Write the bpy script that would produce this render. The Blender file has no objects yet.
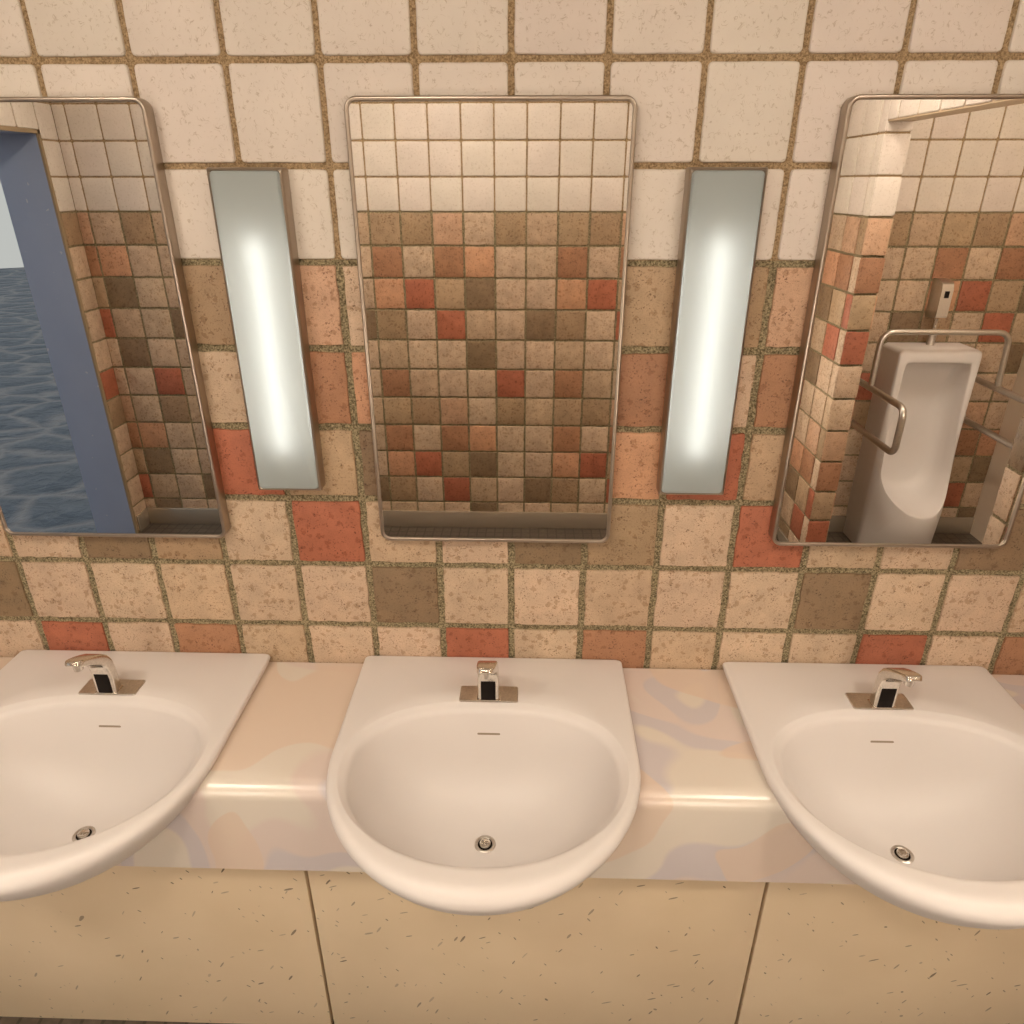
import bpy, bmesh, math, random
from mathutils import Vector, Matrix
from mathutils.bvhtree import BVHTree
random.seed(7)
S = bpy.context.scene
COL = S.collection
T = 0.1524            # tile pitch
ZB = 1.681            # height of the line between coloured and white tiles
XL, XR, YB, ZC = -1.427, 3.30, -2.421, 2.62
XD0, XD1 = 2.165, 2.270   # dividing wall

# ---------------------------------------------------------------- helpers
def link(name, me, mats, parent=None):
    o = bpy.data.objects.new(name, me); COL.objects.link(o)
    for m in (mats if isinstance(mats, (list, tuple)) else [mats]): me.materials.append(m)
    if parent: o.parent = parent
    return o
def tag(o, label=None, cat=None, group=None, kind=None):
    if label: o['label'] = label
    if cat: o['category'] = cat
    if group: o['group'] = group
    if kind: o['kind'] = kind
    return o
def empty(name, loc, label, cat, group=None):
    o = bpy.data.objects.new(name, None); COL.objects.link(o); o.location = loc
    o.empty_display_size = 0.05
    return tag(o, label, cat, group)
def to_obj(name, bm, mats, parent=None, smooth=True, angle=35):
    bmesh.ops.recalc_face_normals(bm, faces=bm.faces[:])
    me = bpy.data.meshes.new(name); bm.to_mesh(me); bm.free()
    if smooth:
        for p in me.polygons: p.use_smooth = True
        me.set_sharp_from_angle(angle=math.radians(angle))
    return link(name, me, mats, parent)
def add_box(bm, x0, x1, y0, y1, z0, z1, bev=0, seg=2):
    r = bmesh.ops.create_cube(bm, size=1, matrix=Matrix.Translation(((x0+x1)/2, (y0+y1)/2, (z0+z1)/2)) @ Matrix.Diagonal((x1-x0, y1-y0, z1-z0, 1)))
    if bev:
        es = set()
        for v in r['verts']: es.update(v.link_edges)
        bmesh.ops.bevel(bm, geom=list(es), offset=bev, segments=seg, affect='EDGES', profile=0.5)
def box(name, dims, mat, parent=None, bev=0, seg=2):
    bm = bmesh.new(); add_box(bm, *dims, bev=bev, seg=seg); return to_obj(name, bm, mat, parent)
def loft(bm, rings, cap0=True, cap1=True, closed=True):
    R = [[bm.verts.new(p) for p in r] for r in rings]
    n = len(R[0])
    for a, b in zip(R, R[1:]):
        for i in range(n if closed else n-1):
            j = (i+1) % n
            bm.faces.new((a[i], a[j], b[j], b[i]))
    if cap0: bm.faces.new(R[0])
    if cap1: bm.faces.new(R[-1])
    return R
def tube(bm, pts, r, n=14, fillet=0.0, cap=True):
    pts = [Vector(p) for p in pts]
    if fillet:
        out = [pts[0]]
        for a, b, c in zip(pts, pts[1:], pts[2:]):
            d0, d1 = (a-b).normalized(), (c-b).normalized()
            p0, p1 = b+d0*fillet, b+d1*fillet
            for k in range(9):
                t = k/8; out.append(p0*(1-t)**2 + b*2*t*(1-t) + p1*t*t)
        out.append(pts[-1]); pts = out
    rings = []; up = None
    for i, p in enumerate(pts):
        d = (pts[min(i+1, len(pts)-1)] - pts[max(i-1, 0)]).normalized()
        if up is None:
            up = d.orthogonal().normalized()
        up = (up - d*up.dot(d)).normalized(); w = d.cross(up)
        rings.append([p + (up*math.cos(a)+w*math.sin(a))*r for a in [2*math.pi*k/n for k in range(n)]])
    loft(bm, rings, cap, cap)
def lathe(bm, prof, c, n=32, axis='z'):
    rings = []
    for r, h in prof:
        ring = []
        for k in range(n):
            a = 2*math.pi*k/n
            if axis == 'z': ring.append((c[0]+r*math.cos(a), c[1]+r*math.sin(a), c[2]+h))
            else: ring.append((c[0]+r*math.cos(a), c[1]+h, c[2]+r*math.sin(a)))
        rings.append(ring)
    loft(bm, rings)
def rrect(w, h, r, n=6):
    pts = []
    for cx, cy, a0 in ((w/2-r, h/2-r, 0), (-w/2+r, h/2-r, 90), (-w/2+r, -h/2+r, 180), (w/2-r, -h/2+r, 270)):
        for k in range(n+1):
            a = math.radians(a0+90*k/n); pts.append((cx+r*math.cos(a), cy+r*math.sin(a)))
    return pts
def copy_tree(o):
    c = o.copy(); COL.objects.link(c)
    for ch in list(o.children):
        d = ch.copy(); COL.objects.link(d); d.parent = c
        for g in list(ch.children):
            e = g.copy(); COL.objects.link(e); e.parent = d
    return c

# ---------------------------------------------------------------- materials
class NT:
    def __init__(s, name):
        s.m = bpy.data.materials.new(name); s.m.use_nodes = True; s.t = s.m.node_tree
        s.b = s.t.nodes['Principled BSDF']
    def n(s, typ, **kw):
        x = s.t.nodes.new(typ)
        for k, v in kw.items():
            if k in x.inputs: x.inputs[k].default_value = v
            else: setattr(x, k, v)
        return x
    def l(s, a, b): s.t.links.new(a, b)
    def set(s, **kw):
        for k, v in kw.items(): s.b.inputs[k.replace('_', ' ')].default_value = v
    def coords(s, scale=(1, 1, 1)):
        tc = s.n('ShaderNodeTexCoord'); mp = s.n('ShaderNodeMapping'); mp.inputs['Scale'].default_value = scale
        s.l(tc.outputs['Object'], mp.inputs['Vector']); return mp.outputs['Vector']
    def noise(s, co, scale, detail=3, rough=0.5, dist=0):
        x = s.n('ShaderNodeTexNoise'); x.inputs['Scale'].default_value = scale; x.inputs['Detail'].default_value = detail
        x.inputs['Roughness'].default_value = rough; x.inputs['Distortion'].default_value = dist
        s.l(co, x.inputs['Vector']); return x
    def ramp(s, fac, stops, interp='LINEAR'):
        x = s.n('ShaderNodeValToRGB'); cr = x.color_ramp; cr.interpolation = interp
        while len(cr.elements) < len(stops): cr.elements.new(0.5)
        for e, (p, c) in zip(cr.elements, stops):
            e.position = p; e.color = (c, c, c, 1) if isinstance(c, (int, float)) else (*c, 1)
        s.l(fac, x.inputs['Fac']); return x.outputs['Color']
    def mix(s, fac, a, b, mode='MIX'):
        x = s.n('ShaderNodeMix', data_type='RGBA', blend_type=mode)
        for sock, v in ((x.inputs[0], fac), (x.inputs[6], a), (x.inputs[7], b)):
            if isinstance(v, (int, float)): sock.default_value = v
            elif isinstance(v, tuple): sock.default_value = (*v, 1)
            else: s.l(v, sock)
        return x.outputs[2]
    def math(s, op, a, b=0.0):
        x = s.n('ShaderNodeMath', operation=op)
        for k, v in enumerate((a, b)):
            if isinstance(v, (int, float)): x.inputs[k].default_value = v
            else: s.l(v, x.inputs[k])
        return x.outputs[0]
    def bump(s, h, strength=0.3, dist=0.001):
        x = s.n('ShaderNodeBump'); x.inputs['Strength'].default_value = strength; x.inputs['Distance'].default_value = dist
        s.l(h, x.inputs['Height']); s.l(x.outputs['Normal'], s.b.inputs['Normal'])
    def base(s, c): s.l(c, s.b.inputs['Base Color'])

def mat_tile():
    s = NT('speckled_tile'); co = s.coords()
    at = s.n('ShaderNodeAttribute', attribute_name='tcol'); c = at.outputs['Color']
    n1 = s.noise(co, 22, 4); mott = s.ramp(n1.outputs['Fac'], [(0.3, 0.86), (0.7, 1.08)])
    c = s.mix(1.0, c, mott, 'MULTIPLY')
    grain = s.noise(co, 520, 2); gr = s.ramp(grain.outputs['Fac'], [(0.3, 0.86), (0.65, 1.07)])
    c = s.mix(1.0, c, gr, 'MULTIPLY')
    # large pale brown chips
    v = s.n('ShaderNodeTexVoronoi', feature='F1'); v.inputs['Scale'].default_value = 62; v.inputs['Randomness'].default_value = 1
    wv = s.noise(co, 120, 2); warp = s.mix(0.02, co, wv.outputs['Color'], 'ADD'); s.l(warp, v.inputs['Vector'])
    sep = s.n('ShaderNodeSeparateColor'); s.l(v.outputs['Color'], sep.inputs[0])
    chip = s.math('MULTIPLY', s.math('LESS_THAN', v.outputs['Distance'], 0.36), s.math('GREATER_THAN', sep.outputs[0], 0.55))
    c = s.mix(s.math('MULTIPLY', chip, 0.62), c, s.mix(1.0, c, (0.62, 0.53, 0.43), 'MULTIPLY'))
    # small dark pits, stretched
    n2 = s.noise(co, 260, 3, 0.55, 0.6); pit = s.ramp(n2.outputs['Fac'], [(0.572, 0.0), (0.615, 1.0)])
    n3 = s.noise(co, 45, 2); msk = s.ramp(n3.outputs['Fac'], [(0.42, 0.15), (0.6, 1.0)])
    pm = s.math('MULTIPLY', pit, msk)
    c = s.mix(s.math('MULTIPLY', pm, 0.88), c, s.mix(1.0, c, (0.30, 0.23, 0.17), 'MULTIPLY'))
    s.base(c); s.set(Roughness=0.55)
    h = s.math('SUBTRACT', s.math('MULTIPLY', n1.outputs['Fac'], 0.6), s.math('MULTIPLY', pm, 0.8))
    s.bump(h, 0.5, 0.0008); return s.m
def mat_white_tile():
    s = NT('white_glazed_tile'); co = s.coords()
    at = s.n('ShaderNodeAttribute', attribute_name='tcol'); c = at.outputs['Color']
    n1 = s.noise(co, 9, 3); c = s.mix(1.0, c, s.ramp(n1.outputs['Fac'], [(0.3, 0.95), (0.7, 1.03)]), 'MULTIPLY')
    n2 = s.noise(co, 70, 1.5, 0.5, 1.6)
    band = s.ramp(s.math('ABSOLUTE', s.math('SUBTRACT', n2.outputs['Fac'], 0.5)), [(0.0, 1.0), (0.034, 0.0)])
    n3 = s.noise(co, 95, 2); msk = s.ramp(n3.outputs['Fac'], [(0.50, 0.0), (0.58, 1.0)])
    w = s.math('MULTIPLY', band, msk)
    c = s.mix(s.math('MULTIPLY', w, 0.75), c, s.mix(1.0, c, (0.6, 0.52, 0.42), 'MULTIPLY'))
    s.base(c); s.set(Roughness=0.50); s.bump(s.math('SUBTRACT', n1.outputs['Fac'], s.math('MULTIPLY', w, 0.6)), 0.35, 0.0008); return s.m
def mat_grout(name, a, b):
    s = NT(name); co = s.coords(); n = s.noise(co, 330, 3, 0.7)
    s.base(s.ramp(n.outputs['Fac'], [(0.38, a), (0.66, b)])); s.set(Roughness=0.95); s.bump(n.outputs['Fac'], 0.9, 0.003); return s.m
def mat_plain(name, col, rough=0.5, metal=0.0, **kw):
    s = NT(name); s.set(Base_Color=(*col, 1), Roughness=rough, Metallic=metal, **kw); return s.m
def mat_metal(name, col, rough, sc=(3, 3, 300)):
    s = NT(name); co = s.coords(sc); n = s.noise(co, 4, 3)
    s.base(s.mix(1.0, col, s.ramp(n.outputs['Fac'], [(0.3, 0.85), (0.7, 1.05)]), 'MULTIPLY')); s.set(Metallic=1.0, Roughness=rough)
    return s.m
M = {}
M['tile'] = mat_tile(); M['white'] = mat_white_tile()
M['grout'] = mat_grout('olive_sandy_grout', (0.085, 0.066, 0.032), (0.46, 0.385, 0.235))
M['groutw'] = mat_grout('tan_sandy_grout', (0.20, 0.13, 0.062), (0.56, 0.41, 0.245))
def porcelain():
    s = NT('glazed_porcelain'); co = s.coords(); n = s.noise(co, 4, 2)
    s.base(s.ramp(n.outputs['Fac'], [(0.3, (0.745, 0.710, 0.690)), (0.7, (0.775, 0.735, 0.715))])); s.set(Roughness=0.42); return s.m
M['porc'] = porcelain()
M['chrome'] = mat_metal('brushed_chrome', (0.80, 0.76, 0.70), 0.16, (60, 60, 60))
M['steel'] = mat_metal('stainless_steel', (0.66, 0.62, 0.57), 0.30, (60, 60, 60))
M['rim'] = mat_plain('stainless_frame', (0.42, 0.36, 0.30), 0.30, 1.0)
M['mirror'] = mat_plain('mirror_silver', (0.93, 0.92, 0.90), 0.0, 1.0)
M['black'] = mat_plain('black_sensor_glass', (0.008, 0.005, 0.004), 0.6, 0.0, Specular_IOR_Level=0.15)
M['base'] = mat_plain('dark_steel_skirting', (0.52, 0.45, 0.36), 0.16, 0.6)
M['brown'] = mat_plain('brown_edge_strip', (0.30, 0.22, 0.13), 0.6)
M['lintel'] = mat_plain('tan_lintel_strip', (0.52, 0.40, 0.27), 0.6)
M['enamel'] = mat_plain('grey_enamel', (0.34, 0.34, 0.33), 0.5)
M['slot'] = mat_plain('slot_shadow_grey', (0.30, 0.24, 0.18), 0.6)
def counter_mat():
    s = NT('pastel_swirl_laminate'); co = s.coords()
    w = s.noise(co, 2.2, 1.5); wp = s.mix(0.55, co, w.outputs['Color'], 'ADD')
    a = s.noise(wp, 3.3, 0.0, 0.5, 0.6); b = s.noise(wp, 4.8, 0.0, 0.5, 0.3); w2 = s.noise(wp, 1.7, 0.0, 0.5, 1.1)
    cream = (0.74, 0.68, 0.60); lav = (0.63, 0.58, 0.59); peach = (0.74, 0.60, 0.49); mint = (0.69, 0.68, 0.59); rose = (0.72, 0.62, 0.57)
    c = s.ramp(a.outputs['Fac'], [(0.0, cream), (0.40, cream), (0.425, rose), (0.50, rose), (0.515, lav), (0.60, lav), (0.62, cream)])
    c = s.mix(s.ramp(b.outputs['Fac'], [(0.545, 0.0), (0.56, 0.8)]), c, peach)
    c = s.mix(s.ramp(w2.outputs['Fac'], [(0.57, 0.0), (0.66, 0.7)]), c, mint)
    s.base(c); s.set(Roughness=0.27, Coat_Weight=0.3, Coat_Roughness=0.2); return s.m
M['counter'] = counter_mat()
def panel_mat():
    s = NT('fleck_marked_cream_board'); co = s.coords()
    n1 = s.noise(co, 5, 3); c = s.ramp(n1.outputs['Fac'], [(0.3, (0.76, 0.62, 0.43)), (0.7, (0.81, 0.67, 0.48))])
    for sc, rot, thr, size, seed in (((52, 1, 12), 0.5, 0.40, 0.22, 0), ((12, 1, 52), -0.35, 0.45, 0.21, 3.7), ((26, 1, 26), 0.2, 0.72, 0.16, 8.1), ((80, 1, 28), -0.7, 0.60, 0.24, 5.3)):
        tc = s.n('ShaderNodeTexCoord'); mp = s.n('ShaderNodeMapping'); mp.vector_type = 'TEXTURE'
        mp.inputs['Rotation'].default_value = (0, rot, 0); mp.inputs['Location'].default_value = (seed, 0, seed*0.7)
        s.l(tc.outputs['Object'], mp.inputs['Vector'])
        m2 = s.n('ShaderNodeMapping'); m2.inputs['Scale'].default_value = (sc[0], 0, sc[2]); s.l(mp.outputs['Vector'], m2.inputs['Vector'])
        ww = s.noise(m2.outputs['Vector'], 0.6, 2); wp = s.mix(0.9, m2.outputs['Vector'], ww.outputs['Color'], 'ADD')
        v = s.n('ShaderNodeTexVoronoi', feature='F1'); v.inputs['Scale'].default_value = 1.0; s.l(wp, v.inputs['Vector'])
        sep = s.n('ShaderNodeSeparateColor'); s.l(v.outputs['Color'], sep.inputs[0])
        rad = s.math('MULTIPLY', sep.outputs[1], size)
        k = s.math('MULTIPLY', s.math('LESS_THAN', v.outputs['Distance'], rad), s.math('GREATER_THAN', sep.outputs[0], thr))
        k = s.math('MULTIPLY', k, s.math('ADD', s.math('MULTIPLY', sep.outputs[2], 0.6), 0.30))
        c = s.mix(k, c, (0.09, 0.055, 0.025))
    s.base(c); s.set(Roughness=0.38); return s.m
M['panel'] = panel_mat()
def floor_mat():
    s = NT('dark_floor_tile'); co = s.coords()
    br = s.n('ShaderNodeTexBrick'); br.offset = 0.0; br.squash = 1.0
    for k, v in (('Scale', 1.0), ('Mortar Size', 0.004), ('Brick Width', 0.05), ('Row Height', 0.05)): br.inputs[k].default_value = v
    br.inputs['Color1'].default_value = (0.115, 0.09, 0.07, 1); br.inputs['Color2'].default_value = (0.085, 0.067, 0.052, 1); br.inputs['Mortar'].default_value = (0.05, 0.04, 0.03, 1)
    s.l(co, br.inputs['Vector']); n = s.noise(co, 60, 3)
    s.base(s.mix(1.0, br.outputs['Color'], s.ramp(n.outputs['Fac'], [(0.3, 0.75), (0.7, 1.2)]), 'MULTIPLY')); s.set(Roughness=0.4)
    s.bump(br.outputs['Fac'], -0.4, 0.002); return s.m
M['floor'] = floor_mat()
def paint(name, a, b, rough=0.5):
    s = NT(name); co = s.coords(); n = s.noise(co, 6, 4); c = s.ramp(n.outputs['Fac'], [(0.3, a), (0.7, b)])
    f = s.noise(co, 38, 1); c = s.mix(s.ramp(f.outputs['Fac'], [(0.775, 0.0), (0.785, 0.5)]), c, (0.6, 0.6, 0.6))
    s.base(c); s.set(Roughness=rough); return s.m
M['blue'] = paint('slate_blue_paint', (0.290, 0.350, 0.500), (0.310, 0.370, 0.520), 0.42)
M['ceil'] = paint('cream_ceiling_paint', (0.72, 0.66, 0.58), (0.75, 0.69, 0.60), 0.8)
M['plaster'] = paint('pale_glazed_panel', (0.68, 0.58, 0.47), (0.72, 0.62, 0.50), 0.4)
def sea_mat():
    s = NT('slate_sea_water'); co = s.coords(); st = s.coords((0.62, 1.5, 1.0))
    # ripples run across the line of sight from the doorway
    tc = s.n('ShaderNodeTexCoord'); mp = s.n('ShaderNodeMapping'); mp.inputs['Rotation'].default_value = (0, 0, math.radians(35.6)); mp.inputs['Scale'].default_value = (0.9, 1.15, 1)
    s.l(tc.outputs['Object'], mp.inputs['Vector']); v0 = mp.outputs['Vector']
    w = s.noise(v0, 0.55, 3); wp = s.mix(1.5, v0, w.outputs['Color'], 'ADD')
    v = s.n('ShaderNodeTexVoronoi', feature='DISTANCE_TO_EDGE'); v.inputs['Scale'].default_value = 0.42; s.l(wp, v.inputs['Vector'])
    n = s.noise(v0, 1.5, 5, 0.6, 0.6)
    vein = s.ramp(v.outputs['Distance'], [(0.0, 1.0), (0.10, 0.0)])
    c = s.ramp(n.outputs['Fac'], [(0.3, (0.115, 0.130, 0.150)), (0.7, (0.185, 0.200, 0.225))])
    c = s.mix(s.math('MULTIPLY', vein, 0.8), c, (0.42, 0.36, 0.33))
    s.base(c); s.set(Roughness=0.45)
    h = s.math('ADD', s.math('MULTIPLY', s.ramp(v.outputs['Distance'], [(0.0, 0.0), (0.5, 1.0)]), 1.2), n.outputs['Fac'])
    s.bump(h, 0.7, 0.8); return s.m
M['sea'] = sea_mat()

# ---------------------------------------------------------------- tiled walls
C = {'L': (0.615, 0.480, 0.385), 'l': (0.560, 0.427, 0.325), 'T': (0.475, 0.350, 0.245), 'U': (0.405, 0.290, 0.195), 'B': (0.265, 0.188, 0.122),
     'R': (0.440, 0.150, 0.092), 'r': (0.500, 0.215, 0.140), 'S': (0.415, 0.220, 0.135), 'O': (0.585, 0.385, 0.285), 'o': (0.62, 0.355, 0.235)}
PAT = ['TUOLUl',   # row 0 (just under the white tiles), columns 0..5
       'SLSoLL',
       'OLRTBL'.replace('OLRTBL', 'oRTBLL'),
       'ULRlLB',
       'lLLBLL',
       'SlLLRL']
for _k in C: C[_k] = (C[_k][0]*.93, C[_k][1]*.885, C[_k][2]*.78)
WHITE = (0.690, 0.622, 0.555)
def tile_wall(name, mapf, regions, u_off, colf, slabs, gap=0.0138, wgap=0.0100, thick=0.0045):
    """mapf(u, z, h) -> point; regions = [(u0,u1,z0,z1)]; slabs = boxes of backing grout"""
    bm = bmesh.new(); lay = bm.loops.layers.float_color.new('tcol')
    rnd = random.Random(hash(name) % 1000 if False else sum(map(ord, name)))
    for d in slabs: add_box(bm, *d[:6])
    bm.faces.ensure_lookup_table()
    for k, f in enumerate(bm.faces): f.material_index = slabs[k//6][6]
    for (u0, u1, z0, z1) in regions:
        for i in range(math.floor((u0-u_off)/T), math.ceil((u1-u_off)/T)):
            for j in range(math.floor((ZB-z1)/T), math.ceil((ZB-z0)/T)):
                wh = j < 0
                g = (wgap if wh else gap)/2
                a, b = u_off+i*T+g, u_off+(i+1)*T-g; zt, zb = ZB-j*T-g, ZB-(j+1)*T+g
                a, b, zt, zb = max(a, u0), min(b, u1), min(zt, z1), max(zb, z0)
                if b-a < 0.006 or zt-zb < 0.006: continue
                jit = 0.0005 if wh else 0.0016
                def side(p, q):
                    out = []
                    for k in range(6):
                        t = k/6; x = p[0]+(q[0]-p[0])*t; y = p[1]+(q[1]-p[1])*t
                        out.append((x+rnd.uniform(-jit, jit), y+rnd.uniform(-jit, jit)))
                    return out
                r = min(0.006 if wh else 0.0022, (b-a)/4, (zt-zb)/4)
                cs = [(a, zb+r), (a+r*.3, zb+r*.3), (a+r, zb), (b-r, zb), (b-r*.3, zb+r*.3), (b, zb+r), (b, zt-r), (b-r*.3, zt-r*.3), (b-r, zt), (a+r, zt), (a+r*.3, zt-r*.3), (a, zt-r)]
                per = []
                for k in range(12):
                    p, q = cs[k], cs[(k+1) % 12]
                    if k in (2, 5, 8, 11): per += side(p, q)
                    else: per.append(p)
                cu, cz = (a+b)/2, (zt+zb)/2
                def ring(ins, h):
                    o = []
                    for (x, y) in per:
                        sx = 1-2*ins/(b-a); sy = 1-2*ins/(zt-zb)
                        o.append(bm.verts.new(mapf(cu+(x-cu)*sx, cz+(y-cz)*sy, h)))
                    return o
                tilt = rnd.uniform(-0.0003, 0.0003)
                bv = 0.0022 if wh else 0.0014
                r0 = ring(0, 0.0); r1 = ring(0.0002, thick-bv+tilt); r2 = ring(bv*0.45, thick-bv*0.3+tilt); r3 = ring(bv*1.3, thick+tilt)
                fs = []
                n = len(r0)
                for A, B in ((r0, r1), (r1, r2), (r2, r3)):
                    for k in range(n): fs.append(bm.faces.new((A[k], A[(k+1) % n], B[(k+1) % n], B[k])))
                fs.append(bm.faces.new(r3))
                c = WHITE if wh else C[colf(i, j)]
                v = rnd.uniform(0.97, 1.02) if wh else rnd.uniform(0.93, 1.05)
                c = (min(c[0]*v, 1), c[1]*v*rnd.uniform(0.985, 1.015), c[2]*v, 1)
                for f in fs:
                    f.material_index = 3 if wh else 2
                    for lp in f.loops: lp[lay] = c
    bmesh.ops.recalc_face_normals(bm, faces=bm.faces[:])
    me = bpy.data.meshes.new(name); bm.to_mesh(me); bm.free()
    for p in me.polygons: p.use_smooth = True
    me.set_sharp_from_angle(angle=math.radians(50))
    o = link(name, me, [M['grout'], M['groutw'], M['tile'], M['white']]); o['kind'] = 'structure'; return o
pat = lambda i, j: PAT[j % 6][i % 6]
# near wall carrying the mirrors (faces -y)
tile_wall('wall_front', lambda u, z, h: (u, 0.0045-h, z), [(XL, XR, 0.55, ZC)], 0.0, pat,
          [(XL-.225, XR+.1, 0.0045, 0.12, 0, ZB+.004, 0), (XL-.225, XR+.1, 0.0045, 0.12, ZB+.004, ZC, 1)])
# opposite wall (faces +y)
tile_wall('wall_back', lambda u, z, h: (u, YB-.0045+h, z), [(XL, XR, 0.0, ZC)], 0.0206*T, pat,
          [(XL-.225, XR+.1, YB-.12, YB-.0045, 0, ZB+.004, 0), (XL-.225, XR+.1, YB-.12, YB-.0045, ZB+.004, ZC, 1)], gap=.0105, wgap=.0075)
# left wall with its doorway to the sea (faces +x)
YO0, YO1, ZO = -2.288, -1.15, 2.020
def left_col(i, j): return PAT[j % 6][(4 - i) % 6]
tile_wall('wall_left', lambda u, z, h: (XL-.0045+h, u, z), [(YB, YO0-.006, 0, ZC), (YO0-.006, 0, ZO+.006, ZC), (YO1+.006, 0, 0, ZO+.006)], YO0-.006-T, lambda i, j: PAT[j % 6][(4+i) % 6],
          [(XL-.225, XL-.0045, YB, YO0, 0, ZB+.004, 0), (XL-.225, XL-.0045, YB, YO0, ZB+.004, ZO, 1), (XL-.225, XL-.0045, YB, 0.0045, ZO, ZC, 1),
           (XL-.225, XL-.0045, YO1, 0.0045, 0, ZB+.004, 0), (XL-.225, XL-.0045, YO1, 0.0045, ZB+.004, ZO, 1)], gap=.0105, wgap=.0075)
# dividing wall between basins and urinal, with a doorway under a lintel
YD0, YD1, ZD = -1.908, -0.682, 2.030
def div_wall():
    regs = [('x-', [(YB, YD0-.003, 0, ZC), (YD0-.003, 0, ZD, ZC), (YD1+.003, 0, 0, ZD)])]
    o1 = tile_wall('wall_middle', lambda u, z, h: (XD0+.0045-h, u, z), regs[0][1], YD0-.45*T, lambda i, j: PAT[j % 6][(1-i) % 6],
        [(XD0+.0045, XD1-.0045, YB, YD0-.0045, 0, ZB+.004, 0), (XD0+.0045, XD1-.0045, YB, YD0-.0045, ZB+.004, ZD, 1), (XD0+.0045, XD1-.0045, YB, 0.0045, ZD+.0045, ZC, 1),
         (XD0+.0045, XD1-.0045, YD1+.0045, 0.0045, 0, ZB+.004, 0), (XD0+.0045, XD1-.0045, YD1+.0045, 0.0045, ZB+.004, ZD, 1)], gap=.0105, wgap=.0075)
    o2 = tile_wall('wall_middle', lambda u, z, h: (u, YD0-.0045+h, z), [(XD0+.003, XD1-.003, 0, ZD)], XD0-.004-.14*T, lambda i, j: PAT[j % 6][2],
        [(XD0+.01, XD1-.01, YD0-.03, YD0-.0045, 0, ZB, 0)], gap=.0105, wgap=.0075)
    o3 = tile_wall('wall_middle', lambda u, z, h: (XD1-.0045+h, u, z), [(YB, YD0, 0, ZD), (YB, 0, ZD, ZC), (YD1, 0, 0, ZD)], YD0-.45*T, pat,
        [(XD0+.02, XD1-.0045, YB, YD0-.02, 0, ZB, 0)])
    o4 = tile_wall('wall_middle', lambda u, z, h: (u, YD1+.0045-h, z), [(XD0+.003, XD1-.003, 0, ZD)], XD0-.004-.14*T, lambda i, j: PAT[j % 6][5],
        [(XD0+.01, XD1-.01, YD1+.0045, YD1+.03, 0, ZB, 0)])
    bm = bmesh.new()
    for o in (o1, o2, o3, o4): bm.from_mesh(o.data)
    me = bpy.data.meshes.new('wall_middle'); bm.to_mesh(me); bm.free()
    for m in o1.data.materials: me.materials.append(m)
    for o in (o2, o3, o4): bpy.data.objects.remove(o)
    o1.data = me
    for p in me.polygons: p.use_smooth = True
    me.set_sharp_from_angle(angle=math.radians(50))
    o1.name = 'wall_middle'
div_wall()
tag(box('trim_1', (XD0+.004, XD1-.004, YD0-.002, YD1+.002, ZD-.006, ZD+.006), M['lintel']), kind='structure')
# blue lining of the doorway
bm = bmesh.new()
add_box(bm, XL-.232, XL-.012, YO0-.004, YO0+.012, 0.0, ZO+.004)
add_box(bm, XL-.232, XL-.012, YO1-.012, YO1+.004, 0.0, ZO+.004)
add_box(bm, XL-.232, XL-.012, YO0+.012, YO1-.012, ZO-.012, ZO+.004)
tag(to_obj('door_1', bm, M['blue'], smooth=False), 'slate-blue lining of the open doorway to the sea', kind='structure')
bm = bmesh.new()
add_box(bm, XL-.012, XL-.001, YO0-.005, YO0+.012, 0.0, ZO+.004)
add_box(bm, XL-.012, XL-.001, YO1-.012, YO1+.005, 0.0, ZO+.004)
add_box(bm, XL-.012, XL-.001, YO0-.005, YO1+.005, ZO-.012, ZO+.005)
tag(to_obj('trim_2', bm, M['brown'], smooth=False), kind='structure')
tag(box('wall_right', (XR, XR+.12, YB-.12, 0.12, 0, ZC), M['plaster']), kind='structure')
tag(box('floor', (XL-.235, XR+.12, YB-.12, 0.12, -.12, 0), M['floor']), kind='structure')
tag(box('ceiling', (XL-.225, XR+.12, YB-.12, 0.12, ZC, ZC+.1), M['ceil']), kind='structure')
# steel skirting
def skirt(name, d): tag(box(name, d, M['base'], bev=.003), kind='structure')
skirt('baseboard_back', (XL, XD0, YB, YB+.010, 0, .100))
skirt('baseboard_urinal', (XD1, XR, YB, YB+.010, 0, .100))
skirt('baseboard_left', (XL, XL+.010, YB+.010, YO0-.012, 0, .100))
skirt('baseboard_divider', (XD0-.010, XD0, YB+.010, YD0-.02, 0, .100))

# ---------------------------------------------------------------- sea and sky
bm = bmesh.new(); bmesh.ops.create_circle(bm, cap_ends=True, radius=91.0, segments=256)
me = bpy.data.meshes.new('sea'); bm.to_mesh(me); bm.free()
sea = link('sea', me, M['sea']); sea.location = (0.8, -1.3, 1.808-8.0)
tag(sea, 'grey rippled open sea outside the blue doorway, reflected in the left mirror', 'sea', kind='stuff')
w = bpy.data.worlds.new('sky'); S.world = w; w.use_nodes = True
bg = w.node_tree.nodes['Background']; nt = w.node_tree
tc = nt.nodes.new('ShaderNodeTexCoord'); sx = nt.nodes.new('ShaderNodeSeparateXYZ'); cr = nt.nodes.new('ShaderNodeValToRGB')
nt.links.new(tc.outputs['Generated'], sx.inputs[0]); nt.links.new(sx.outputs['Z'], cr.inputs['Fac']); nt.links.new(cr.outputs['Color'], bg.inputs['Color'])
cr.color_ramp.elements[0].position = 0.0; cr.color_ramp.elements[0].color = (0.60, 0.62, 0.60, 1)
cr.color_ramp.elements[1].position = 0.6; cr.color_ramp.elements[1].color = (0.40, 0.47, 0.54, 1)
bg.inputs['Strength'].default_value = 0.90

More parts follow.
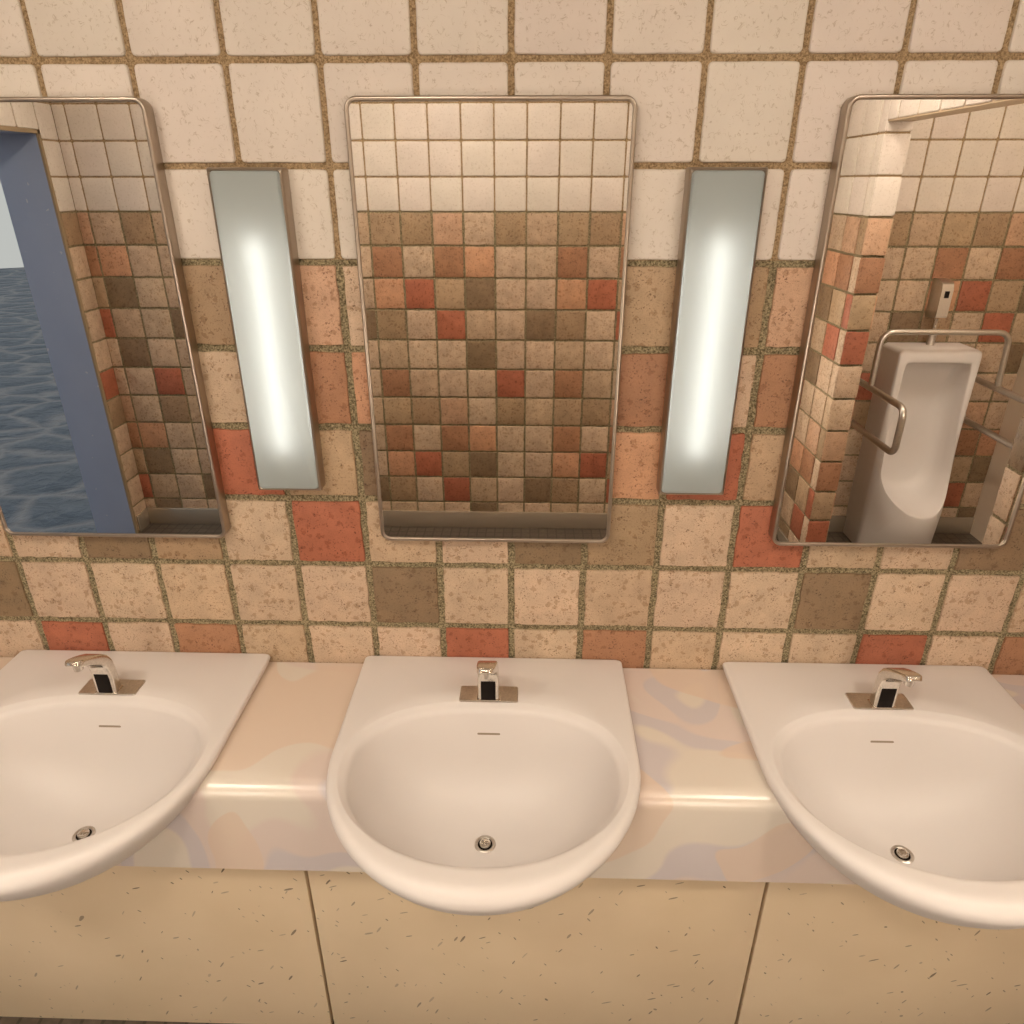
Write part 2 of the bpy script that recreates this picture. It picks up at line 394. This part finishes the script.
# ---------------------------------------------------------------- vanity
SX = [-0.0720, 0.7205, 1.5205]          # basin centres
ZR = 0.8385
CY = -0.335
def outer(th):
    dx, dy = math.cos(th), math.sin(th)
    def inside(r):
        x, y = abs(r*dx), CY+r*dy
        if y > -0.0005: return False
        hw = 0.2885
        if y > -0.30:
            if x > hw: return False
            # rounded rear corners
            cxr, cyr, rr = hw-0.012, -0.0125, 0.012
            if x > cxr and y > cyr and (x-cxr)**2+(y-cyr)**2 > rr*rr: return False
            return True
        return (x/0.2885)**2.05 + ((-0.30-y)/0.2965)**2.05 <= 1
    lo, hi = 0, 0.6
    for _ in range(40):
        m = (lo+hi)/2
        if inside(m): lo = m
        else: hi = m
    return lo
def inner(th):
    dx, dy = math.cos(th), math.sin(th)
    b, n = (0.167, 2.45) if dy > 0 else (0.200, 2.05)
    return (abs(dx/0.250)**n + abs(dy/b)**n) ** (-1/n)
NTH = 144
TH = [2*math.pi*(k+.5)/NTH for k in range(NTH)]
# add exact corner directions
for sx in (-1, 1):
    for (x, y) in ((0.286, -0.0125), (0.2835, -0.004), (0.2755, -0.001)): TH.append(math.atan2(y-CY, sx*x) % (2*math.pi))
TH = sorted(TH)
EXT = [(1.0, -.010), (0.985, -.022), (0.96, -.036), (0.92, -.055), (0.865, -.075), (0.80, -.095), (0.71, -.12), (0.60, -.15), (0.48, -.175), (0.30, -.200), (0.12, -.212)]
INT = [(1.0, -.010), (0.985, -.020), (0.962, -.037), (0.93, -.058), (0.88, -.083), (0.80, -.112), (0.68, -.142), (0.53, -.167), (0.36, -.184), (0.20, -.193), (0.085, -.197)]
def ring_at(f, z): return [(f(t)*math.cos(t), CY+f(t)*math.sin(t), z(t) if callable(z) else z) for t in TH]
def ro(t): return 0.010 - 0.006*max(0, math.sin(t)) + 0.015*max(0, -math.sin(t))**1.3
def lip(t): return 0.009 + 0.009*min(1, max(0, math.sin(t)+.6))
def basin_mesh():
    bm = bmesh.new(); rings = []
    for s, z in reversed(EXT): rings.append(ring_at(lambda t: outer(t)*s, lambda t: ZR+z-(ro(t)-.010)*(1+(z+.010)/.202)))
    for a in (25, 50, 70, 90):
        a = math.radians(a); rings.append(ring_at(lambda t: outer(t)-ro(t)*(1-math.cos(a)), lambda t: ZR-ro(t)+ro(t)*math.sin(a)))
    # rim / deck (slight fall towards the bowl)
    for q in (0.25, 0.5, 0.75): rings.append(ring_at(lambda t: (outer(t)-ro(t))*(1-q)+(inner(t)+lip(t))*q, ZR))
    for a in (90, 72, 54, 36, 18):
        a = math.radians(a); rings.append(ring_at(lambda t: inner(t)+lip(t)*math.sin(a), ZR-.010+.010*math.sin(a)))
    for s, z in INT: rings.append(ring_at(lambda t: inner(t)*s, ZR+z))
    loft(bm, rings, True, True)
    return bm
def cutter_mesh(sc=0.997):
    bm = bmesh.new(); rings = []
    for s, z in reversed(EXT): rings.append(ring_at(lambda t: outer(t)*s*sc, lambda t: ZR+z+.001-(ro(t)-.010)*(1+(z+.010)/.202)))
    rings.append(ring_at(lambda t: outer(t)*sc, ZR+.05))
    loft(bm, rings); bmesh.ops.recalc_face_normals(bm, faces=bm.faces[:]); me = bpy.data.meshes.new('c'); bm.to_mesh(me); bm.free(); return me
cut_me = cutter_mesh()
# worktop with apron and rounded nose
prof = [(-.002, .812), (-.002, .815)]
r = .030
for k in range(9):
    a = math.radians(90*k/8); prof.append((-.374+r-r*math.sin(a), .815-r+r*math.cos(a)))
prof += [(-.374, .605), (-.002, .605)]
bm = bmesh.new()
loft(bm, [[(x, y, z) for y, z in prof] for x in (XL+.002, XD0-.002)])
bmesh.ops.recalc_face_normals(bm, faces=bm.faces[:])
me = bpy.data.meshes.new('worktop'); bm.to_mesh(me); bm.free()
top = link('basin_worktop', me, M['counter'])
cutters = []
for x in SX:
    c = bpy.data.objects.new('cut', cut_me); COL.objects.link(c); c.location = (x, 0, 0); cutters.append(c)
    m = top.modifiers.new('b', 'BOOLEAN'); m.operation = 'DIFFERENCE'; m.object = c; m.solver = 'EXACT'
bpy.context.view_layer.update()
dg = bpy.context.evaluated_depsgraph_get()
me2 = bpy.data.meshes.new_from_object(top.evaluated_get(dg)); top.modifiers.clear(); top.data = me2
for c in cutters: bpy.data.objects.remove(c)
for p in me2.polygons: p.use_smooth = True
me2.set_sharp_from_angle(angle=math.radians(30))
tag(top, 'long glossy pastel-swirled worktop with deep apron holding the three basins', 'worktop')
# cream boards under the apron
names = [('cream fleck-marked board under the worktop at far left, beyond the left panel joint', XL+.002, -.587),
         ('cream fleck-marked board under the left basin, left of the left panel joint', -.587, .350),
         ('cream fleck-marked board under the centre basin, between the two visible panel joints', .350, 1.287),
         ('cream fleck-marked board under the right basin, right of the right panel joint', 1.287, XD0-.002)]
for lab, a, b in names:
    o = box('wall_board', (a+.0035, b-.0035, -.317, -.300, .0, .604), M['panel'], bev=.0012)
    tag(o, lab, 'panel', 'cream boards below the worktop')
box_b = box('board_backing', (XL+.002, XD0-.002, -.300, -.290, .0, .604), M['brown']); box_b.name = 'trim_3'; tag(box_b, kind='structure')

pm = None
def make_basin():
    global BVH
    root = empty('wash_basin', (0, 0, 0), 'x', 'basin', 'white basins along the worktop')
    bm = basin_mesh(); body = to_obj('bowl', bm, M['porc'], root, angle=60)
    BVH = BVHTree.FromPolygons([v.co for v in body.data.vertices], [p.vertices for p in body.data.polygons])
    # overflow slot on the rear slope of the bowl
    o = Vector((0, -1.311, 1.808)); d = Vector((0, -.192, .79)) - o
    hit, nrm, _, _ = BVH.ray_cast(o, d.normalized())
    if nrm.dot(d) > 0: nrm = -nrm
    up = (Vector((0, 0, 1)) - nrm*nrm.z).normalized(); sd = Vector((1, 0, 0))
    bm = bmesh.new(); pts = rrect(.047, .0042, .002)
    rings = [[hit+sd*x+up*(y-(abs(x)*.05))+nrm*h for x, y in pts] for h in (-.002, .0003)]
    loft(bm, rings); to_obj('overflow_slot', bm, M['slot'], root)
    z0 = ZR-.197
    bm = bmesh.new(); lathe(bm, [(.0142, -.004), (.0142, .0002), (.0145, .0012), (.0158, .0022), (.0185, .0024), (.0205, .0012), (.0208, -.002)], (0, CY, z0), 40)
    fl = to_obj('drain_flange', bm, M['steel'], root)
    bm = bmesh.new(); lathe(bm, [(.0141, -.003), (.0141, .0006)], (0, CY, z0), 32); to_obj('drain_well', bm, M['black'], root)
    bm = bmesh.new(); lathe(bm, [(.006, -.003), (.0112, -.003), (.0112, .0035), (.0104, .0055), (.0085, .0063), (.0078, .0052), (.003, .0050)], (0, CY, z0), 32)
    to_obj('drain_plug', bm, M['chrome'], root)
    bm = bmesh.new(); add_box(bm, -.0058, .0058, CY-.0012, CY+.0018, z0+.0045, z0+.0058); add_box(bm, -.0042, -.0012, CY-.004, CY-.0012, z0+.0045, z0+.0058); add_box(bm, .0012, .0042, CY-.004, CY-.0012, z0+.0045, z0+.0058)
    to_obj('plug_mark', bm, M['slot'], root, smooth=False)
    return root
blabel = ['white D-shaped basin at left, under the mirror reflecting the sea',
          'white D-shaped basin in the centre, under the middle mirror',
          'white D-shaped basin at right, under the mirror reflecting a urinal']
proto = make_basin()
for k, x in enumerate(SX):
    b = proto if k == 0 else copy_tree(proto)
    b.location = (x, 0, 0); b['label'] = blabel[k]

def make_faucet():
    root = empty('sensor_faucet', (0, 0, 0), 'x', 'faucet', 'chrome sensor faucets on the basins')
    bm = bmesh.new()
    pl = rrect(.121, .048, .004)
    loft(bm, [[(x, -.1305+y, z) for x, y in [(px*s, py*s) for px, py in pl]] for z, s in ((0, 1), (.0024, 1), (.0032, .985))])
    to_obj('base_plate', bm, M['steel'], root)
    # body: rounded-rectangle sections swept from the foot up and forward into the spout
    path = [(-.141, .003, .0115, .0225, 0), (-.141, .040, .0115, .0218, 0), (-.142, .058, .0118, .0212, 5), (-.1452, .074, .0125, .0208, 22), (-.152, .086, .0125, .0205, 40), (-.162, .0955, .0118, .0203, 52),
            (-.175, .1042, .0105, .0198, 58), (-.190, .1128, .0090, .0190, 61), (-.204, .1203, .0076, .0180, 63), (-.2140, .1253, .0064, .0165, 64), (-.2195, .1280, .0050, .0135, 64), (-.2215, .1290, .0023, .0080, 64)]
    rings = []
    for y, z, th, hw, ang in path:
        a = math.radians(ang); tdir = Vector((0, -math.sin(a), math.cos(a))); nrm = Vector((0, math.cos(a), math.sin(a)))
        rings.append([Vector((px, y, z)) + nrm*py for px, py in rrect(2*hw, 2*th, min(th, hw)*.45, 5)])
    bm = bmesh.new(); loft(bm, rings); to_obj('spout', bm, M['chrome'], root, angle=50)
    bm = bmesh.new(); lathe(bm, [(.0085, 0), (.0090, .006), (.0094, .009), (.0094, .016)], (0, -.2060, .1050), 24); to_obj('aerator', bm, M['chrome'], root)
    bm = bmesh.new(); add_box(bm, -.0150, .0150, -.1540, -.149, .004, .0525, bev=.0012); to_obj('sensor_window', bm, M['black'], root)
    bm = bmesh.new(); add_box(bm, -.0240, .0240, -.1542, -.1275, .0030, .0052, bev=.001); to_obj('foot_ring', bm, M['chrome'], root)
    return root
flabel = ['chrome sensor faucet on the left basin, spout pointing left in the view', 'chrome sensor faucet on the centre basin, seen straight from the front', 'chrome sensor faucet on the right basin, spout pointing right in the view']
fp = make_faucet()
for k, x in enumerate((-.0795, .7190, 1.5230)):
    f = fp if k == 0 else copy_tree(fp)
    f.location = (x, 0, ZR); f['label'] = flabel[k]

# ---------------------------------------------------------------- mirrors
MW, MH, MD = .466, .790, .027
def make_mirror():
    root = empty('wall_mirror', (0, 0, 0), 'x', 'mirror', 'steel-framed mirrors above the basins')
    def ring(inset, y, rad): return [(x, y, z) for x, z in rrect(MW-2*inset, MH-2*inset, rad, 8)]
    bm = bmesh.new()
    loft(bm, [ring(0, 0.0, .020), ring(0, -MD+.002, .020), ring(.0010, -MD+.0005, .019), ring(.0022, -MD, .0178), ring(.0060, -MD, .014), ring(.0072, -MD+.001, .0128), ring(.0076, -MD+.004, .0124)], cap1=False)
    to_obj('frame', bm, M['rim'], root, angle=50)
    bm = bmesh.new(); loft(bm, [ring(.003, -.0200, .015), ring(.003, -.0240, .015)]); to_obj('mirror_glass', bm, M['mirror'], root, smooth=False)
    return root
mlabel = ['steel-framed mirror at left, reflecting a blue doorway and the sea', 'steel-framed mirror in the middle, reflecting only the tiled wall', 'steel-framed mirror at right, reflecting a urinal with grab bars']
mp_ = make_mirror()
for k, x in enumerate((-.0560, .7290, 1.5210)):
    m = mp_ if k == 0 else copy_tree(mp_)
    m.location = (x, 0, ZB-.1432); m['label'] = mlabel[k]

# ---------------------------------------------------------------- wall lamps
LW, LH, LD = .127, .577, .034
def diffuser_mat():
    s = NT('frosted_lamp_glass'); t = s.t
    out = [n for n in t.nodes if n.type == 'OUTPUT_MATERIAL'][0]; t.nodes.remove(s.b)
    tr = s.n('ShaderNodeBsdfTranslucent'); tr.inputs['Color'].default_value = (0.86, 0.90, 0.86, 1)
    df = s.n('ShaderNodeBsdfDiffuse'); df.inputs['Color'].default_value = (0.50, 0.56, 0.56, 1)
    gl = s.n('ShaderNodeBsdfGlossy'); gl.inputs['Roughness'].default_value = 0.45
    fr = s.n('ShaderNodeFresnel'); fr.inputs['IOR'].default_value = 1.35
    m1 = s.n('ShaderNodeMixShader'); m1.inputs[0].default_value = 0.50; m2 = s.n('ShaderNodeMixShader')
    s.l(tr.outputs[0], m1.inputs[1]); s.l(df.outputs[0], m1.inputs[2]); s.l(fr.outputs[0], m2.inputs[0]); s.l(m1.outputs[0], m2.inputs[1]); s.l(gl.outputs[0], m2.inputs[2]); s.l(m2.outputs[0], out.inputs['Surface'])
    return s.m
def emit(name, col, st):
    s = NT(name); s.set(Base_Color=(0.8, 0.8, 0.8, 1)); s.b.inputs['Emission Color'].default_value = (*col, 1); s.b.inputs['Emission Strength'].default_value = st; return s.m
M['diff'] = diffuser_mat(); M['tube'] = emit('lit_fluorescent_tube', (1.0, 0.98, 0.96), 7.2)
def make_sconce():
    root = empty('wall_lamp', (0, 0, 0), 'x', 'lamp', 'frosted tube lamps between the mirrors')
    def ring(inset, y, rad): return [(x, y, z) for x, z in rrect(LW-2*inset, LH-2*inset, rad, 6)]
    bm = bmesh.new()
    loft(bm, [ring(0, 0, .003), ring(0, -LD+.006, .003), ring(.0015, -LD+.003, .003), ring(.0042, -LD+.001, .005), ring(.0050, -LD+.002, .007), ring(.0050, -.002, .007)])
    to_obj('housing', bm, [M['rim']], root, angle=40)
    bm = bmesh.new(); loft(bm, [ring(.0052, -.0035, .006), ring(.0052, -.0030, .006)]); to_obj('reflector', bm, M['enamel'], root, smooth=False)
    bm = bmesh.new(); loft(bm, [ring(.0048, -LD+.0030, .008), ring(.0060, -LD-.0005, .008), ring(.0085, -LD-.0022, .007)], cap0=False)
    to_obj('diffuser', bm, M['diff'], root, angle=60)
    bm = bmesh.new(); tube(bm, [(0, -.0135, -.205), (0, -.0135, .180)], .0048, 12); to_obj('tube', bm, M['tube'], root)
    return root
sp = make_sconce()
for k, x in enumerate((.3235, 1.1145)):
    s_ = sp if k == 0 else copy_tree(sp)
    s_.location = (x, 0, ZB-.1385)
    s_['label'] = ['lit frosted wall lamp between the left and middle mirrors', 'lit frosted wall lamp between the middle and right mirrors'][k]

# ---------------------------------------------------------------- urinal
UX, UW = 2.785, .199
def urinal():
    root = empty('urinal', (UX, YB, 0), 'tall white floor-standing urinal on the opposite wall, seen in the right mirror', 'urinal')
    n = 96; zc = .52
    def o_(t):
        dx, dz = math.cos(t), math.sin(t)
        hi = 5
        lo = 0
        for _ in range(36):
            m = (lo+hi)/2; x, z = abs(m*dx), zc+m*dz
            ok = x <= UW and 0.0 <= z <= 1.073
            if ok and z > 1.073-.02 and x > UW-.02: ok = (x-UW+.02)**2+(z-1.053)**2 <= .0004
            if ok: lo = m
            else: hi = m
        return lo
    def i_(t):
        dx, dz = math.cos(t), math.sin(t)
        lo, hi = 0, 5
        for _ in range(36):
            m = (lo+hi)/2; x, z = abs(m*dx), zc+m*dz
            hw = .160 + .014*min(1, max(0, (0.9-z)/.4))
            if z > .48: ok = x <= hw and z <= 1.008
            else: ok = (x/.174)**2.3+((.48-z)/.205)**2.3 <= 1
            if ok and z > .985 and x > hw-.023: ok = (x-hw+.023)**2+(z-.985)**2 <= .023**2
            if ok: lo = m
            else: hi = m
        return lo
    ts = [2*math.pi*(k+.5)/n for k in range(n)]
    for sx in (-1, 1):
        for z in (1.073, 1.053, 0.0): ts.append(math.atan2(z-zc, sx*UW) % (2*math.pi))
        ts.append(math.atan2(1.073-zc, sx*(UW-.02)) % (2*math.pi)); ts.append(math.atan2(1.0-zc, sx*.15) % (2*math.pi))
    ts.sort()
    def yf(z, x=0):
        base = .190; u = max(0, min(1, (.78-z)/.46)); u = u*u*(3-2*u)
        bl = .205*u*(1-min(1, abs(x)/UW)**2.2)
        if z < .26: bl *= 1-.45*((.26-z)/.26)**1.4
        base += bl
        return base
    rings = []
    def P(t, rr, y=None, dy=0):
        x, z = rr*math.cos(t), zc+rr*math.sin(t); return (x, (yf(z, x)+dy) if y is None else y, z)
    rings.append([P(t, o_(t), 0.0) for t in ts])
    rings.append([P(t, o_(t), .10) for t in ts])
    rings.append([P(t, o_(t), None, -.022) for t in ts])
    for a in (30, 60, 90):
        a = math.radians(a); rings.append([P(t, o_(t)-.022*(1-math.cos(a)), None, -.022+.022*math.sin(a)) for t in ts])
    for q in (.5, 1): rings.append([P(t, (o_(t)-.022)*(1-q)+(i_(t)+.010)*q) for t in ts])
    rings.append([P(t, i_(t)+.003, None, -.003) for t in ts]); rings.append([P(t, i_(t), None, -.012) for t in ts])
    for s, d in ((.985, .45), (.95, .72), (.86, .90), (.7, .97), (.4, 1.0)):
        rg = []
        for t in ts:
            rr = i_(t)*s; x, z = rr*math.cos(t), zc+rr*math.sin(t); y0 = yf(zc+i_(t)*math.sin(t), i_(t)*math.cos(t))-.012
            rg.append((x, y0*(1-d)+.055*d, z))
        rings.append(rg)
    bm = bmesh.new(); loft(bm, rings); to_obj('stall', bm, M['porc'], root, angle=60)
    # flush pipe
    bm = bmesh.new(); tube(bm, [(0.005, .055, 1.06), (0.005, .055, 1.199)], .011); to_obj('flush_pipe', bm, M['chrome'], root)
    bm = bmesh.new(); lathe(bm, [(.019, 0), (.019, .05), (.014, .056)], (.005, .055, 1.070), 20); to_obj('pipe_collar', bm, M['steel'], root)
    return root
urinal()
fv = empty('flush_sensor', (UX, YB, 1.20), 'steel flush valve box with dark sensor eye above the urinal', 'flush valve')
prof = [(0, 0), (.098, .012), (.104, .020), (.104, .145), (.096, .168), (.080, .180), (.050, .186), (0, .186)]
bm = bmesh.new(); loft(bm, [[(x*s2, y, z) for y, z in prof] for x, s2 in ((-.027, 1), (.027, 1))]); to_obj('cover', bm, M['steel'], fv, angle=30)
box('sensor_eye', (-.011, .011, .102, .1055, .105, .137), M['black'], fv)
gb = empty('grab_bar', (UX, YB, .69), 'steel grab bar frame with side loops and top hoop around the urinal', 'grab bar')
for sx, xx, nm in ((-1, 2.45, 'L'), (1, 3.06, 'R')):
    x = xx-UX; yf_ = .60
    bm = bmesh.new(); tube(bm, [(x, 0.004, .212), (x, yf_, .212), (x, yf_, -.003), (x, 0.004, -.003)], .0155, 14, .05); sr = to_obj('side_rail', bm, M['steel'], gb)
    for z in (.212, -.003):
        bm = bmesh.new(); lathe(bm, [(.036, 0), (.036, .006), (.026, .010)], (x, 0, z), 24, 'y'); to_obj('wall_flange', bm, M['steel'], sr)
bm = bmesh.new(); tube(bm, [(2.452-UX, .245, .225), (2.452-UX, .245, .480), (3.045-UX, .245, .480), (3.058-UX, .245, .225)], .0135, 14, .06); to_obj('top_rail', bm, M['steel'], gb)

# ---------------------------------------------------------------- ceiling lamps (outside the frame) and added fill lights
M['lamp'] = emit('lit_ceiling_lamp', (1.0, 0.86, 0.70), 76.0)
def clamp_():
    root = empty('ceiling_light', (0, 0, 0), 'x', 'lamp', 'round ceiling lamps')
    bm = bmesh.new(); lathe(bm, [(.15, 0), (.15, -.03), (.14, -.035), (.13, -.030), (.13, 0)], (0, 0, 0), 40); to_obj('lamp_ring', bm, M['steel'], root)
    bm = bmesh.new(); lathe(bm, [(.128, -.02), (.128, -.032), (.11, -.040), (.06, -.045)], (0, 0, 0), 40); to_obj('lamp_lens', bm, M['lamp'], root)
    return root
cl = clamp_()
M['strip_fill'] = emit('fill_strip_glow', (1.0, 0.86, 0.70), 9.0)  # unseen fill strips, added to light the basin wall and boards from the front
for x, lab in ((-.70, 'added long fill strip high on the opposite wall, nearest the sea doorway'), (.80, 'added long fill strip high on the opposite wall, facing the centre basin'), (2.80, 'added long fill strip high above the urinal')):
    lp = empty('added_fill_strip', (x, YB, 2.36), lab, 'lamp', 'added fill strips high on the opposite wall')
    box('fill_strip_housing', (-.40, .40, 0, .050, -.060, .060), M['steel'], lp, bev=.004)
    box('fill_strip_lens', (-.385, .385, .048, .060, -.050, .050), M['strip_fill'], lp, bev=.004)
M['tall_fill'] = emit('tall_fill_glow', (1.0, 0.86, 0.70), 15.0)  # tall fill lights added out of the mirrors' view to brighten boards and urinal
for x, y, zc, ry, lab in ((-.47, YB, 1.02, 0, 'added tall fill light on the opposite wall, facing the left basin'), (1.55, YB, 1.02, 0, 'added tall fill light on the opposite wall, nearer the dividing wall'), (2.50, 0, 1.40, math.pi, 'added tall fill light on the wall facing the urinal')):
    lp = empty('added_tall_fill', (x, y, zc), lab, 'lamp', 'added tall fill lights away from the mirrors'); lp.rotation_euler = (0, 0, ry)
    box('tall_fill_housing', (-.12, .12, 0, .045, -.47, .47), M['steel'], lp, bev=.004)
    box('lamp_lens', (-.105, .105, .042, .055, -.455, .455), M['tall_fill'], lp, bev=.005)
for k, (x, y, lab) in enumerate(((.40, -1.58, 'round ceiling lamp over the middle of the washroom'), (-.50, -1.36, 'round ceiling lamp nearest the sea doorway'), (1.72, -1.45, 'round ceiling lamp beside the dividing wall'), (2.85, -1.20, 'round ceiling lamp in the urinal bay'))):
    c = cl if k == 0 else copy_tree(cl)
    c.location = (x, y, ZC); c['label'] = lab

# ---------------------------------------------------------------- camera
cam = bpy.data.cameras.new('camera'); co = bpy.data.objects.new('camera', cam); COL.objects.link(co)
cam.sensor_width = 36; cam.lens = 36*709.03/1024; cam.clip_start = .02; cam.clip_end = 400
co.location = (0.8005, -1.3111, 1.8080)
yaw, pitch = math.radians(-1.626), math.radians(24.906)
co.rotation_euler = (math.radians(90)-pitch, 0, -yaw)
S.camera = co
S.view_settings.view_transform = 'Standard'; S.view_settings.look = 'None'; S.view_settings.gamma = 1; S.view_settings.exposure = 0.02
S.view_settings.use_curve_mapping = False
